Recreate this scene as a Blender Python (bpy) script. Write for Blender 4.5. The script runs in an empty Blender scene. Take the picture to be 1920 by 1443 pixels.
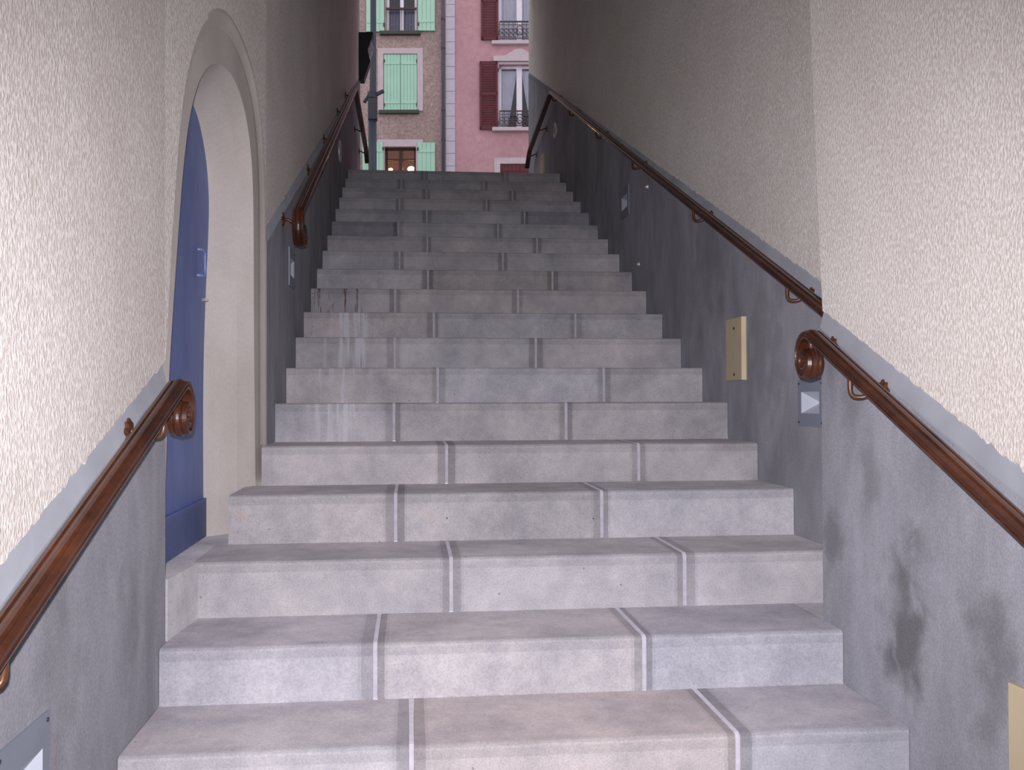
import bpy, math, random
from mathutils import Vector, Matrix, noise
from mathutils.geometry import tessellate_polygon
random.seed(7)
PI = math.pi
S = bpy.context.scene
COL = S.collection

# ------------------------------------------------------------------ camera figures (metres, stairs climb along +Y)
F_PX, YAW, PITCH, ROLL = 1850.0, 0.10223, 0.01344, -0.00315
Y0, TREAD, RISE, Z0 = 2.64167, 0.42023, 0.18196, -0.92546
XL, XR = -0.640, 1.560           # rear passage walls
XLF, XRF = -0.755, 1.385         # nearer wall sections
YLC, YRC = 3.16, 3.22            # corners where the near sections end
YLE, YRE = 12.75, 12.95          # far ends of passage
TOPZ = 5.32
stepY = lambda i: Y0 + i * TREAD
NOSE = [-.921, -.750, -.560, -.372, -.203, -.022, .161, .344, .522, .711, .892, 1.079, 1.260, 1.444, 1.627, 1.809, 1.988, 2.168, 2.354]
stepZ = lambda i: NOSE[i] if i >= 0 else Z0 + i * RISE

def ray(px, py):                 # direction in the world of a measured image point
    u, v = px - 960, py - 721.5
    c, s = math.cos(ROLL), math.sin(ROLL)
    u, v = u * c + v * s, -u * s + v * c
    x, z, d = u / F_PX, -v / F_PX, 1.0
    d, z = d * math.cos(PITCH) - z * math.sin(PITCH), z * math.cos(PITCH) + d * math.sin(PITCH)
    return Vector((x * math.cos(YAW) + d * math.sin(YAW), -x * math.sin(YAW) + d * math.cos(YAW), z))

# ------------------------------------------------------------------ materials
def lin(c):
    return tuple((x / 12.92 if x <= .04045 else ((x + .055) / 1.055) ** 2.4) for x in c)
def rgb(r, g, b):
    return lin((r / 255, g / 255, b / 255)) + (1,)

class NT:
    def __init__(s, name):
        s.m = bpy.data.materials.new(name); s.m.use_nodes = True
        s.t = s.m.node_tree; s.t.nodes.clear()
        s.out = s.t.nodes.new('ShaderNodeOutputMaterial')
        s.b = s.t.nodes.new('ShaderNodeBsdfPrincipled')
        s.t.links.new(s.b.outputs[0], s.out.inputs[0])
    def n(s, typ, **kw):
        nd = s.t.nodes.new(typ)
        for k, v in kw.items():
            if k.startswith('i_'):
                nd.inputs[k[2:].replace('_', ' ')].default_value = v
            else: setattr(nd, k, v)
        return nd
    def l(s, a, b): s.t.links.new(a, b)
    def pos(s): return s.n('ShaderNodeNewGeometry')
    def mapping(s, scale=(1, 1, 1), src=None):
        mp = s.n('ShaderNodeMapping'); mp.inputs['Scale'].default_value = scale
        s.l(src or s.pos().outputs['Position'], mp.inputs[0]); return mp.outputs[0]
    def noise(s, scale, vec, detail=4, rough=.55, dist=0):
        nd = s.n('ShaderNodeTexNoise'); nd.inputs['Scale'].default_value = scale
        nd.inputs['Detail'].default_value = detail; nd.inputs['Roughness'].default_value = rough
        nd.inputs['Distortion'].default_value = dist
        s.l(vec, nd.inputs['Vector']); return nd.outputs[0]
    def ramp(s, fac, a, b, ca=(0, 0, 0, 1), cb=(1, 1, 1, 1)):
        r = s.n('ShaderNodeValToRGB'); e = r.color_ramp.elements
        e[0].position = a; e[1].position = b; e[0].color = ca; e[1].color = cb
        s.l(fac, r.inputs[0]); return r.outputs[0]
    def math(s, op, a, b=None, c=None):
        m = s.n('ShaderNodeMath', operation=op)
        for i, v in enumerate((a, b, c)):
            if v is None: continue
            if isinstance(v, (int, float)): m.inputs[i].default_value = v
            else: s.l(v, m.inputs[i])
        return m.outputs[0]
    def mix(s, fac, a, b, mode='MIX'):
        m = s.n('ShaderNodeMixRGB', blend_type=mode)
        for i, v in enumerate((fac, a, b)):
            if isinstance(v, (int, float)): m.inputs[i].default_value = v
            elif isinstance(v, tuple): m.inputs[i].default_value = v
            else: s.l(v, m.inputs[i])
        return m.outputs[0]
    def bump(s, h, strength, dist):
        b = s.n('ShaderNodeBump'); b.inputs['Strength'].default_value = strength
        b.inputs['Distance'].default_value = dist
        s.l(h, b.inputs['Height']); s.l(b.outputs[0], s.b.inputs['Normal'])
    def base(s, c, rough=.8, spec=.3):
        if isinstance(c, tuple): s.b.inputs['Base Color'].default_value = c
        else: s.l(c, s.b.inputs['Base Color'])
        s.b.inputs['Roughness'].default_value = rough
        s.b.inputs['Specular IOR Level'].default_value = spec
        s.b.inputs['Diffuse Roughness'].default_value = .45 if rough > .6 else 0
        return s
    def range(s, v, lo, hi):      # 1 inside [lo,hi] with soft ends
        a = s.n('ShaderNodeMapRange', interpolation_type='SMOOTHSTEP'); a.inputs[1].default_value = lo - .04; a.inputs[2].default_value = lo + .04
        b = s.n('ShaderNodeMapRange', interpolation_type='SMOOTHSTEP'); b.inputs[1].default_value = hi - .04; b.inputs[2].default_value = hi + .04
        b.inputs[3].default_value = 1; b.inputs[4].default_value = 0
        s.l(v, a.inputs[0]); s.l(v, b.inputs[0])
        return s.math('MULTIPLY', a.outputs[0], b.outputs[0])

def m_simple(name, col, rough=.6, metal=0, spec=.4, var=.12, scale=8):
    t = NT(name); v = t.mapping()
    n = t.noise(scale, v)
    d = tuple(max(0, x * (1 - var)) for x in col[:3]) + (1,)
    l = tuple(min(1, x * (1 + var)) for x in col[:3]) + (1,)
    t.base(t.ramp(n, .3, .7, d, l), rough, spec); t.b.inputs['Metallic'].default_value = metal
    return t.m

def m_stucco():
    t = NT('cream_stucco')
    v = t.mapping((1.3, 1.3, .62))
    n1 = t.noise(120, v, 2, .55, .5); n2 = t.noise(60, v, 3, .6, .3)
    big = t.noise(1.6, t.mapping(), 4)
    c = t.ramp(big, .3, .75, rgb(233, 226, 222), rgb(248, 243, 240))
    pits = t.ramp(n1, .40, .60, rgb(208, 202, 196), rgb(255, 255, 255))
    t.base(t.mix(.7, c, pits, 'MULTIPLY'), .62, .5)
    h = t.math('ADD', t.ramp(n1, .35, .65), t.math('MULTIPLY', n2, 1.2))
    t.bump(h, .5, .0024); t.b.inputs['Diffuse Roughness'].default_value = .2
    return t.m
def m_render():
    t = NT('smooth_cream_render')
    n = t.noise(3, t.mapping((1, 1, .5)), 5); f = t.noise(90, t.mapping(), 3)
    c = t.ramp(n, .3, .72, rgb(192, 184, 180), rgb(214, 206, 203))
    t.base(t.mix(.25, c, t.ramp(f, .35, .65, rgb(228, 224, 220), rgb(255, 255, 255)), 'MULTIPLY'), .8, .2)
    t.bump(f, .3, .002); t.b.inputs['Diffuse Roughness'].default_value = .1; return t.m
PATCHES = [(1695, 1090, XRF, .12, .9), (1700, 1200, XRF, .13, 1.0), (1560, 1010, XRF, .07, .6), (1640, 900, XRF, .09, .45), (1430, 640, XR, .25, .35), (1600, 760, XRF, .08, .35),
           (1330, 470, XR, .35, .4), (250, 1150, XLF, .12, .35), (120, 1230, XLF, .16, .3), (1860, 1240, XRF, .14, .6)]
def m_dado():
    t = NT('grey_cement_dado'); g = t.pos(); P = g.outputs['Position']
    v = t.mapping((1, 1, .5), P)
    wet = t.noise(2.6, v, 6, .55, .6); med = t.noise(9, v, 5, .6, .4); f = t.noise(150, P, 2)
    c = t.ramp(wet, .25, .75, rgb(146, 147, 155), rgb(184, 184, 195))
    c = t.mix(.45, c, t.ramp(med, .3, .7, rgb(206, 204, 208), rgb(255, 255, 255)), 'MULTIPLY')
    dn = t.noise(7.5, P, 4, .5, .3); dark = None
    for (px, py, X, r, k) in PATCHES:
        p = ray(px, py); p = p * (X / p.x)
        vd = t.n('ShaderNodeVectorMath', operation='SUBTRACT'); t.l(P, vd.inputs[0]); vd.inputs[1].default_value = p
        sc = t.n('ShaderNodeVectorMath', operation='MULTIPLY'); t.l(vd.outputs[0], sc.inputs[0]); sc.inputs[1].default_value = (1, 1, .72)
        ln = t.n('ShaderNodeVectorMath', operation='LENGTH'); t.l(sc.outputs[0], ln.inputs[0])
        q = t.math('ADD', ln.outputs['Value'], t.math('MULTIPLY', t.math('SUBTRACT', dn, .5), r * 3.0))
        mr = t.n('ShaderNodeMapRange', interpolation_type='SMOOTHSTEP'); t.l(q, mr.inputs[0])
        mr.inputs[1].default_value = r * .2; mr.inputs[2].default_value = r * 1.25; mr.inputs[3].default_value = k; mr.inputs[4].default_value = 0
        dark = mr.outputs[0] if dark is None else t.math('MAXIMUM', dark, mr.outputs[0])
    c = t.mix(t.math('MULTIPLY', dark, .7), c, rgb(88, 85, 86))
    t.base(t.mix(.15, c, t.ramp(f, .4, .6), 'MULTIPLY'), .85, .2)
    t.bump(t.math('ADD', med, t.math('MULTIPLY', f, .4)), .35, .004); t.b.inputs['Diffuse Roughness'].default_value = .1
    return t.m
def m_step():
    t = NT('cast_stone_step'); g = t.pos(); P = g.outputs['Position']
    a = t.n('ShaderNodeAttribute', attribute_name='tone')
    big = t.noise(3.5, P, 6, .62); med = t.noise(17, P, 5, .65); f = t.noise(170, P, 2)
    c = t.ramp(big, .32, .7, rgb(170, 168, 176), rgb(208, 203, 208))
    c = t.mix(.28, c, t.ramp(med, .34, .66, rgb(196, 194, 200), rgb(255, 252, 250)), 'MULTIPLY')
    c = t.mix(.16, c, t.ramp(f, .35, .6), 'MULTIPLY')
    # specks and pits
    vor = t.n('ShaderNodeTexVoronoi'); vor.inputs['Scale'].default_value = 19; t.l(P, vor.inputs['Vector'])
    sp = t.ramp(vor.outputs['Distance'], .05, .09, (1, 1, 1, 1), (0, 0, 0, 1))
    c = t.mix(t.math('MULTIPLY', sp, t.math('MULTIPLY', t.ramp(med, .55, .62), .8)), c, rgb(80, 72, 72))
    c = t.mix(1, c, a.outputs['Color'], 'MULTIPLY')
    sx = t.n('ShaderNodeSeparateXYZ'); t.l(P, sx.inputs[0]); nx = t.n('ShaderNodeSeparateXYZ'); t.l(g.outputs['Normal'], nx.inputs[0])
    front = t.math('LESS_THAN', nx.outputs['Y'], -.6)
    # limescale drips and rust runs down the risers at the left
    streak = t.noise(1, t.mapping((34, 2.4, 1.5), P), 3, .6)
    win = t.math('MULTIPLY', t.range(sx.outputs['X'], -.47, -.22), t.range(sx.outputs['Y'], 4.6, 6.2))
    win = t.math('MULTIPLY', win, front)
    c = t.mix(t.math('MULTIPLY', t.math('MULTIPLY', t.ramp(streak, .52, .6), win), .6), c, rgb(205, 205, 216))
    streak2 = t.noise(1, t.mapping((30, 3.1, 3), P), 4, .7)
    win2 = t.math('MULTIPLY', t.math('MULTIPLY', t.range(sx.outputs['X'], -.62, -.32), t.range(sx.outputs['Y'], 6.35, 6.5)), front)
    c = t.mix(t.math('MULTIPLY', t.math('MULTIPLY', t.ramp(streak2, .54, .6), win2), .85), c, rgb(92, 52, 44))
    rust = t.noise(7, P, 4, .6)
    c = t.mix(t.math('MULTIPLY', t.ramp(rust, .68, .8), .25), c, rgb(176, 138, 112))
    t.base(c, .85, .2)
    t.bump(t.math('ADD', med, t.math('MULTIPLY', f, .5)), .3, .003)
    return t.m
def m_rail():
    t = NT('brown_lacquered_rail'); P = t.pos().outputs['Position']
    n = t.noise(9, t.mapping((1, .4, 1), P), 5, .65); f = t.noise(60, P, 3)
    c = t.ramp(n, .3, .7, rgb(44, 22, 17), rgb(96, 53, 33))
    t.base(t.mix(.3, c, t.ramp(f, .3, .7, rgb(150, 140, 130), rgb(255, 255, 255)), 'MULTIPLY'), .36, .5)
    t.b.inputs['Coat Weight'].default_value = .2; t.b.inputs['Coat Roughness'].default_value = .12
    t.bump(n, .25, .003); return t.m
def m_door():
    t = NT('blue_door_paint'); P = t.pos().outputs['Position']
    n = t.noise(4, t.mapping((1, 1.2, .6), P), 5, .6)
    c = t.ramp(n, .3, .7, rgb(98, 118, 184), rgb(122, 142, 204))
    sx = t.n('ShaderNodeSeparateXYZ'); t.l(P, sx.inputs[0])
    low = t.ramp(t.math('ADD', sx.outputs['Z'], .42), .0, .02, (.8, .76, .72, 1), (1, 1, 1, 1))
    f = t.noise(60, P, 4, .7)
    c = t.mix(1, c, low, 'MULTIPLY')
    c = t.mix(t.math('MULTIPLY', t.ramp(f, .66, .72), t.ramp(t.math('SUBTRACT', -.46, sx.outputs['Z']), 0, .06)), c, rgb(200, 195, 195))
    t.base(c, .5, .4); return t.m
def m_glass(name='window_glass', tint=(.92, .93, .96, 1)):
    t = NT(name); t.t.nodes.remove(t.b)
    tr = t.n('ShaderNodeBsdfTransparent'); tr.inputs[0].default_value = tint
    gl = t.n('ShaderNodeBsdfGlossy'); gl.inputs['Roughness'].default_value = .05
    fr = t.n('ShaderNodeFresnel'); mx = t.n('ShaderNodeMixShader')
    t.l(t.math('MULTIPLY', fr.outputs[0], .8), mx.inputs[0]); t.l(tr.outputs[0], mx.inputs[1]); t.l(gl.outputs[0], mx.inputs[2]); t.l(mx.outputs[0], t.out.inputs[0])
    return t.m
def m_emit(name, c, s):
    t = NT(name); t.base(c, .5)
    t.b.inputs['Emission Color'].default_value = c; t.b.inputs['Emission Strength'].default_value = s
    return t.m
def m_housewall(name, a, b, sc=14):
    t = NT(name); P = t.pos().outputs['Position']
    n = t.noise(sc, P, 4, .7); g = t.noise(.6, t.mapping((1, 1, .6), P), 4)
    c = t.ramp(n, .35, .65, a, b)
    t.base(t.mix(.5, c, t.ramp(g, .3, .7, rgb(205, 205, 205), rgb(255, 255, 255)), 'MULTIPLY'), .9, .15); t.bump(n, .4, .02)
    return t.m

M = dict(
    stucco=m_stucco(), render=m_render(), dado=m_dado(), step=m_step(), rail=m_rail(), door=m_door(),
    lip=m_simple('painted_light_lip', rgb(146, 148, 157), .85, spec=.15, var=.12, scale=5),  # separate tone paints in the light caught by the dado's sloped top
    mortar=m_simple('pale_mortar', rgb(186, 182, 194), .9, spec=.1, var=.1, scale=40),
    bracket=m_simple('bracket_brown', rgb(84, 50, 32), .35, var=.25, scale=30, spec=.5),
    plate=m_simple('beige_cover', rgb(206, 190, 160), .6, var=.05),
    lampmetal=m_simple('grey_blue_paint', rgb(135, 142, 158), .45, var=.06, spec=.5),
    reflector=m_simple('pale_reflector', rgb(200, 206, 220), .4, var=.03, spec=.5),
    screw=m_simple('screw_metal', rgb(60, 60, 62), .35, .6),
    stud=m_simple('pale_stud', rgb(205, 198, 195), .4, .2),
    handle=m_simple('light_blue_handle', rgb(120, 140, 196), .35, spec=.5),
    ceiling=m_simple('ceiling_plaster', rgb(170, 160, 152), .9, spec=.1),
    asphalt=m_simple('street_asphalt', rgb(90, 88, 92), .9, spec=.1, scale=20),
    beigewall=m_housewall('beige_house_render', rgb(160, 138, 134), rgb(200, 176, 172)),
    pinkwall=m_housewall('pink_house_paint', rgb(200, 156, 164), rgb(212, 169, 176), 6),
    palestone=m_simple('pale_house_trim', rgb(206, 190, 196), .85, spec=.1, var=.05),
    quoin=m_simple('quoin_stone', rgb(202, 194, 206), .85, spec=.1, var=.06),
    groove=m_simple('quoin_groove', rgb(158, 148, 160), .9, spec=.1),
    mint=m_simple('mint_shutter_paint', rgb(168, 208, 188), .6, var=.04, scale=3),
    redsh=m_simple('dark_red_shutter_paint', rgb(94, 38, 46), .6, var=.1, scale=3),
    greenmetal=m_simple('dark_green_iron', rgb(64, 70, 56), .6),
    iron=m_simple('wrought_iron', rgb(74, 58, 64), .5, .2),
    whiteframe=m_simple('white_window_frame', rgb(228, 222, 234), .5, var=.03),
    brownframe=m_simple('brown_window_frame', rgb(58, 34, 22), .5),
    curtain=m_simple('white_net_curtain', rgb(222, 220, 228), .9, spec=.1, var=.06, scale=6),
    bluecurtain=m_simple('blue_curtain', rgb(140, 138, 164), .9, spec=.1, var=.1),
    darkroom=m_simple('dim_room', rgb(120, 118, 132), .9, spec=.1),
    warmroom=m_simple('warm_room', rgb(128, 84, 34), .9, spec=.1, var=.4, scale=2),
    glass=m_glass(), globe=m_emit('lit_globe', (1, .62, .28, 1), 9),
    post=m_simple('blue_grey_post', rgb(50, 56, 66), .5, spec=.4), darkmetal=m_simple('dark_lantern_metal', rgb(46, 48, 58), .5),
    facet=m_simple('pale_facet', rgb(205, 205, 228), .4), facetlow=m_simple('pale_facet_lower', rgb(236, 234, 244), .4),
    pipe=m_simple('grey_drainpipe', rgb(84, 86, 98), .5),
)

# ------------------------------------------------------------------ mesh helpers
class MB:
    def __init__(s): s.v = []; s.f = []; s.tone = []; s.smooth = False
    def add(s, vs, fs, tone=None):
        o = len(s.v); s.v += [tuple(p) for p in vs]
        for f in fs: s.f.append(tuple(o + i for i in f)); s.tone.append(tone or (1, 1, 1))
        return s
    def box(s, x0, x1, y0, y1, z0, z1, tone=None):
        v = [(x, y, z) for x in (x0, x1) for y in (y0, y1) for z in (z0, z1)]
        return s.add(v, [(0, 1, 3, 2), (4, 6, 7, 5), (0, 4, 5, 1), (2, 3, 7, 6), (0, 2, 6, 4), (1, 5, 7, 3)], tone)
    def obox(s, p0, p1, w, h, up=Vector((0, 0, 1))):          # a bar between two points
        p0, p1 = Vector(p0), Vector(p1); d = (p1 - p0).normalized(); a = d.cross(up)
        if a.length < 1e-4: a = d.cross(Vector((1, 0, 0)))
        a.normalize(); b = a.cross(d)
        v = [p + a * sx * w / 2 + b * sz * h / 2 for p in (p0, p1) for sx, sz in ((-1, -1), (1, -1), (1, 1), (-1, 1))]
        return s.add(v, [(0, 3, 2, 1), (4, 5, 6, 7), (0, 1, 5, 4), (1, 2, 6, 5), (2, 3, 7, 6), (3, 0, 4, 7)])
    def prism(s, poly, axis, a0, a1):                          # polygon (2-D) pushed along an axis
        n = len(poly)
        def pt(q, a):
            return {'x': (a, q[0], q[1]), 'y': (q[0], a, q[1]), 'z': (q[0], q[1], a)}[axis]
        v = [pt(q, a0) for q in poly] + [pt(q, a1) for q in poly]
        tris = tessellate_polygon([[Vector((q[0], q[1], 0)) for q in poly]])
        f = [tuple(t) for t in tris] + [tuple(n + i for i in reversed(t)) for t in tris]
        f += [(i, (i + 1) % n, n + (i + 1) % n, n + i) for i in range(n)]
        return s.add(v, f)
    def tube(s, pts, r, n=10, cap=True):
        pts = [Vector(p) for p in pts]; rings = []
        up = None
        for i, p in enumerate(pts):
            d = (pts[min(i + 1, len(pts) - 1)] - pts[max(i - 1, 0)]).normalized()
            if up is None:
                up = Vector((0, 0, 1)) if abs(d.z) < .9 else Vector((1, 0, 0))
            a = d.cross(up).normalized(); up = a.cross(d).normalized()
            rr = r[i] if isinstance(r, (list, tuple)) else r
            rings.append([p + (a * math.cos(t * 2 * PI / n) + up * math.sin(t * 2 * PI / n)) * rr for t in range(n)])
        v = [q for R in rings for q in R]; f = []
        for i in range(len(rings) - 1):
            for t in range(n): f.append((i * n + t, i * n + (t + 1) % n, (i + 1) * n + (t + 1) % n, (i + 1) * n + t))
        if cap: f += [tuple(range(n)), tuple((len(rings) - 1) * n + t for t in reversed(range(n)))]
        return s.add(v, f)
    def sphere(s, c, r, seg=14, rg=9, sc=(1, 1, 1)):
        v = []; f = []
        for i in range(rg + 1):
            th = PI * i / rg
            for j in range(seg):
                ph = 2 * PI * j / seg
                v.append((c[0] + r * sc[0] * math.sin(th) * math.cos(ph), c[1] + r * sc[1] * math.sin(th) * math.sin(ph), c[2] + r * sc[2] * math.cos(th)))
        for i in range(rg):
            for j in range(seg): f.append((i * seg + j, (i + 1) * seg + j, (i + 1) * seg + (j + 1) % seg, i * seg + (j + 1) % seg))
        return s.add(v, f)
    def build(s, name, mat, parent=None, smooth=False, bevel=0, loc=None):
        me = bpy.data.meshes.new(name); me.from_pydata(s.v, [], s.f)
        me.materials.append(mat)
        if any(t != (1, 1, 1) for t in s.tone):
            ca = me.color_attributes.new('tone', 'FLOAT_COLOR', 'CORNER')
            for p in me.polygons:
                for li in p.loop_indices: ca.data[li].color = s.tone[p.index] + (1,)
        elif mat.name.startswith('cast_stone'):
            ca = me.color_attributes.new('tone', 'FLOAT_COLOR', 'CORNER')
            for d in ca.data: d.color = (1, 1, 1, 1)
        import bmesh
        bm = bmesh.new(); bm.from_mesh(me); bmesh.ops.recalc_face_normals(bm, faces=bm.faces); bm.to_mesh(me); bm.free()
        if smooth: me.shade_smooth()
        o = bpy.data.objects.new(name, me); COL.objects.link(o)
        if parent is not None: o.parent = parent
        if loc is not None: o.location = loc
        if bevel:
            b = o.modifiers.new('bevel', 'BEVEL'); b.width = bevel; b.segments = 2; b.limit_method = 'ANGLE'
        return o

def empty(name, label=None, cat=None, loc=(0, 0, 0), rz=0, group=None):
    o = bpy.data.objects.new(name, None); COL.objects.link(o); o.location = loc; o.rotation_euler = (0, 0, rz); o.empty_display_size = .1
    if label: o['label'] = label; o['category'] = cat
    if group: o['group'] = group
    return o
def tag(o, label, cat, group=None):
    o['label'] = label; o['category'] = cat
    if group: o['group'] = group
    return o
def struct(o, label=None, cat=None):
    o['kind'] = 'structure'
    if label: tag(o, label, cat)
    return o

# ------------------------------------------------------------------ staircase
stairs = empty('staircase', 'long pale concrete staircase climbing the passage between the two plastered walls', 'stairs', (0.46, Y0, Z0 - RISE))
stairs_off = Vector(stairs.location)
JA, JB = (-.09, .73), (.14, 1.0)
JX = {0: (0.0, .89), 1: (-.11, .73), 2: (.14, .98), 3: (-.06, .76), 4: (.155, 1.01), 5: (-.08, .75), 6: (.14, 1.02), 7: (-.09, .71), 8: (.14, 1.01), 9: (-.10, .70), 10: (.12, .99), 11: (-.08, .68), 12: (.13, .99), 13: (-.10, .72), 14: (.14, .99), 15: (-.10, .69), 16: (.15, .97), 17: (-.09, .73), 18: (.14, .98)}
WHITEJ = {0: 1, 1: 1, 2: 1, 3: 1, 4: .8, 5: .9, 6: .5, 7: .8, 8: .45, 9: .9, 10: .55, 11: .6, 12: .4, 13: .6, 14: .4, 15: .4, 16: .4, 17: .4, 18: .4}
for i in range(19):
    rnd = random.Random(100 + i)
    xl = XLF + .003 if i <= 2 else (-.70 if i == 3 else XL + .003)
    if i == 2: xl = -.745
    xr = XRF - .003 if i <= 1 else XR - .003
    y, z = stepY(i), stepZ(i)
    hgt = z - stepZ(i - 1)
    yb = y + TREAD + .0 if i < 18 else YLE - .2
    js = JX[i]; G = .007
    mb = MB()
    ends = [xl] + [q for j in js for q in (j - G, j + G)] + [xr]
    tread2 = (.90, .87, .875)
    for b in range(3):
        x0, x1 = ends[2 * b], ends[2 * b + 1]
        if b == 2 and i == 2: pass
        tn = 1 + rnd.uniform(-.07, .06); warm = rnd.uniform(-.03, .025)
        base = {(0, 1): (1.02, .97, .92), (0, 2): (.90, .93, .96), (1, 2): (.92, .95, 1.0), (1, 0): (.99, 1.0, 1.03), (13, 0): (.72, .72, .76), (14, 2): (.8, .8, .86), (10, 1): (.92, .91, .86), (3, 0): (.95, .94, .92), (3, 1): (.92, .92, .91)}.get((i, b), (tn + warm, tn, tn - warm))
        cols = [x0]; tones = []
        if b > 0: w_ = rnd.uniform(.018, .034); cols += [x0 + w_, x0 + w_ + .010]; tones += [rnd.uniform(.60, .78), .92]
        else: cols.append(x0 + .05); tones.append(.95)
        w_ = rnd.uniform(.020, .036); endb = x1 - w_ - .01 if b < 2 else x1 - .085
        n = max(2, int((endb - cols[-1]) / .11)); st = cols[-1]
        for k in range(1, n + 1): cols.append(st + (endb - st) * k / n); tones.append(1.0)
        
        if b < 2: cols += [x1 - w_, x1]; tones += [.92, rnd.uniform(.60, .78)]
        else: cols.append(x1); tones.append(.97)
        r = .014
        prof = [(0.0, -hgt), (0.0, -.038), (0.0, -r)] + [(r - r * math.cos(a), -r + r * math.sin(a)) for a in (PI / 6, PI / 3)] + [(r, 0), (.05, 0), (yb - y, 0), (yb - y, -hgt)]
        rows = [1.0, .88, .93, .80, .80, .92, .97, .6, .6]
        V = []
        for ci, x in enumerate(cols):
            for pi, (py, pz) in enumerate(prof):
                wob = .0022 * noise.noise(Vector((x * 5, i * 3.1, pi * .2))) if 0 < pi < 6 else 0
                V.append((x, y + py + wob, z + pz + (wob if 2 <= pi <= 6 else 0)))
        m = len(prof)
        for c in range(len(cols) - 1):
            for p in range(m):
                p2 = (p + 1) % m
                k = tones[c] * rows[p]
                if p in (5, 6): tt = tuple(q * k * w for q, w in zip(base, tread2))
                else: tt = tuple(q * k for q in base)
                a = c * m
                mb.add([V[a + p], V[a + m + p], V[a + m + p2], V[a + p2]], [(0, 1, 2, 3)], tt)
        for c in (0, len(cols) - 1):
            mb.add([V[c * m + p] for p in range(m)], [tuple(range(m))], base)
    if i == 1: mb.box(XRF - .004, XR - .003, YRC, stepY(2) + .02, z - hgt, z, (.97, .96, .97))
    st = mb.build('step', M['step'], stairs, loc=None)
    st.matrix_parent_inverse = Matrix.Translation(-stairs_off)
    # weld so normals are consistent
    import bmesh
    bm = bmesh.new(); bm.from_mesh(st.data); bmesh.ops.remove_doubles(bm, verts=bm.verts, dist=1e-5); bmesh.ops.recalc_face_normals(bm, faces=bm.faces); bm.to_mesh(st.data); bm.free()
    for j in js:
        jm = MB()
        o = .0015
        jp = [(-o, -hgt + .002), (-o, -.014), (.003, -.004), (.014, o), (yb - y - .002, o), (yb - y - .002, -hgt + .002)]
        nseg = 5; w = G - .0005
        jm.prism([(y + a, z + b) for a, b in jp], 'x', j - w, j + w)
        jo = jm.build('mortar_joint', M['mortar'], st)

# ------------------------------------------------------------------ walls
SL = .425                                                      # slope of the passage
def dz_rear(yy): return .434 + (yy - 3.632) * .4165            # top of grey dado, rear right
def dz_rearL(yy): return .758 + (yy - 4.489) * .408
def dz_rf(yy): return .262 + (yy - 3.155) * .426
def dz_lf(yy): return .105 + (yy - 3.15) * .345
APA, APB = -1.0366, .0891
ap = lambda yy: APA + APB * yy                                  # plan line of the wall piece with the arch

def dado(name, ya, yb, zt, X, zb, parent, sgn, curveend=None):
    # sgn +1: wall whose room side faces +X, -1: faces -X.  X is a function of y for the room face
    n = max(3, int((yb - ya) / .12)); V = []
    for k in range(n + 1):
        yy = ya + (yb - ya) * k / n; x = X(yy); w = .004 * noise.noise(Vector((yy * 3, X(yy) * 9, 0)))
        zt_ = zt(yy) + w
        V += [(x, yy, zb(yy)), (x, yy, zt_ - .055), (x - sgn * .004, yy, zt_ - .03), (x - sgn * .02, yy, zt_ + .012), (x - sgn * .06, yy, zt_ + .012), (x - sgn * .06, yy, zb(yy))]
    f = []
    for k in range(n):
        for p in range(6): f.append((k * 6 + p, (k + 1) * 6 + p, (k + 1) * 6 + (p + 1) % 6, k * 6 + (p + 1) % 6))
    f += [tuple(range(6)), tuple(n * 6 + p for p in reversed(range(6)))]
    mb = MB().add(V, f); pan = mb.build(name, M['dado'], parent)
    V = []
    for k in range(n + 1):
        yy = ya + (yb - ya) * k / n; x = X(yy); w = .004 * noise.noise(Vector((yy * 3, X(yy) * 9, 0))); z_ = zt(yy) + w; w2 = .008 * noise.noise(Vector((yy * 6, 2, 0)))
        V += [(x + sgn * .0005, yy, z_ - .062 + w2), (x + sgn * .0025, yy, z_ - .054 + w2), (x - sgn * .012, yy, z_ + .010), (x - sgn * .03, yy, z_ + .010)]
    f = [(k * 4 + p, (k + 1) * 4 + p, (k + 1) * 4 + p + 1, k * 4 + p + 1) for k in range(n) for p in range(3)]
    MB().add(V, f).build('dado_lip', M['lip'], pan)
    return pan

def coat(name, ya, yb, zt, X, sgn, parent, seed, top=TOPZ):
    # rough plaster slab with a ragged lower edge just above the dado
    n = int((yb - ya) / .012); R = random.Random(seed); poly = []
    for k in range(n + 1):
        yy = ya + (yb - ya) * k / n
        j = .010 * noise.noise(Vector((yy * 30, seed, 0))) + .006 * noise.noise(Vector((yy * 90, seed, 3)))
        poly.append((yy, zt(yy) + .002 + j))
    V = []; f = []
    for k, (yy, zz) in enumerate(poly):
        x = X(yy)
        V += [(x - sgn * .03, yy, zz), (x - sgn * .005, yy, zz), (x, yy, zz + .006), (x, yy, top), (x - sgn * .03, yy, top)]
    for k in range(n):
        for p in range(5): f.append((k * 5 + p, (k + 1) * 5 + p, (k + 1) * 5 + (p + 1) % 5, k * 5 + (p + 1) % 5))
    f += [tuple(range(5)), tuple(n * 5 + p for p in reversed(range(5)))]
    return MB().add(V, f).build(name, M['stucco'], parent)

YB = -2.6                                                       # passage goes on behind the viewer
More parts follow.
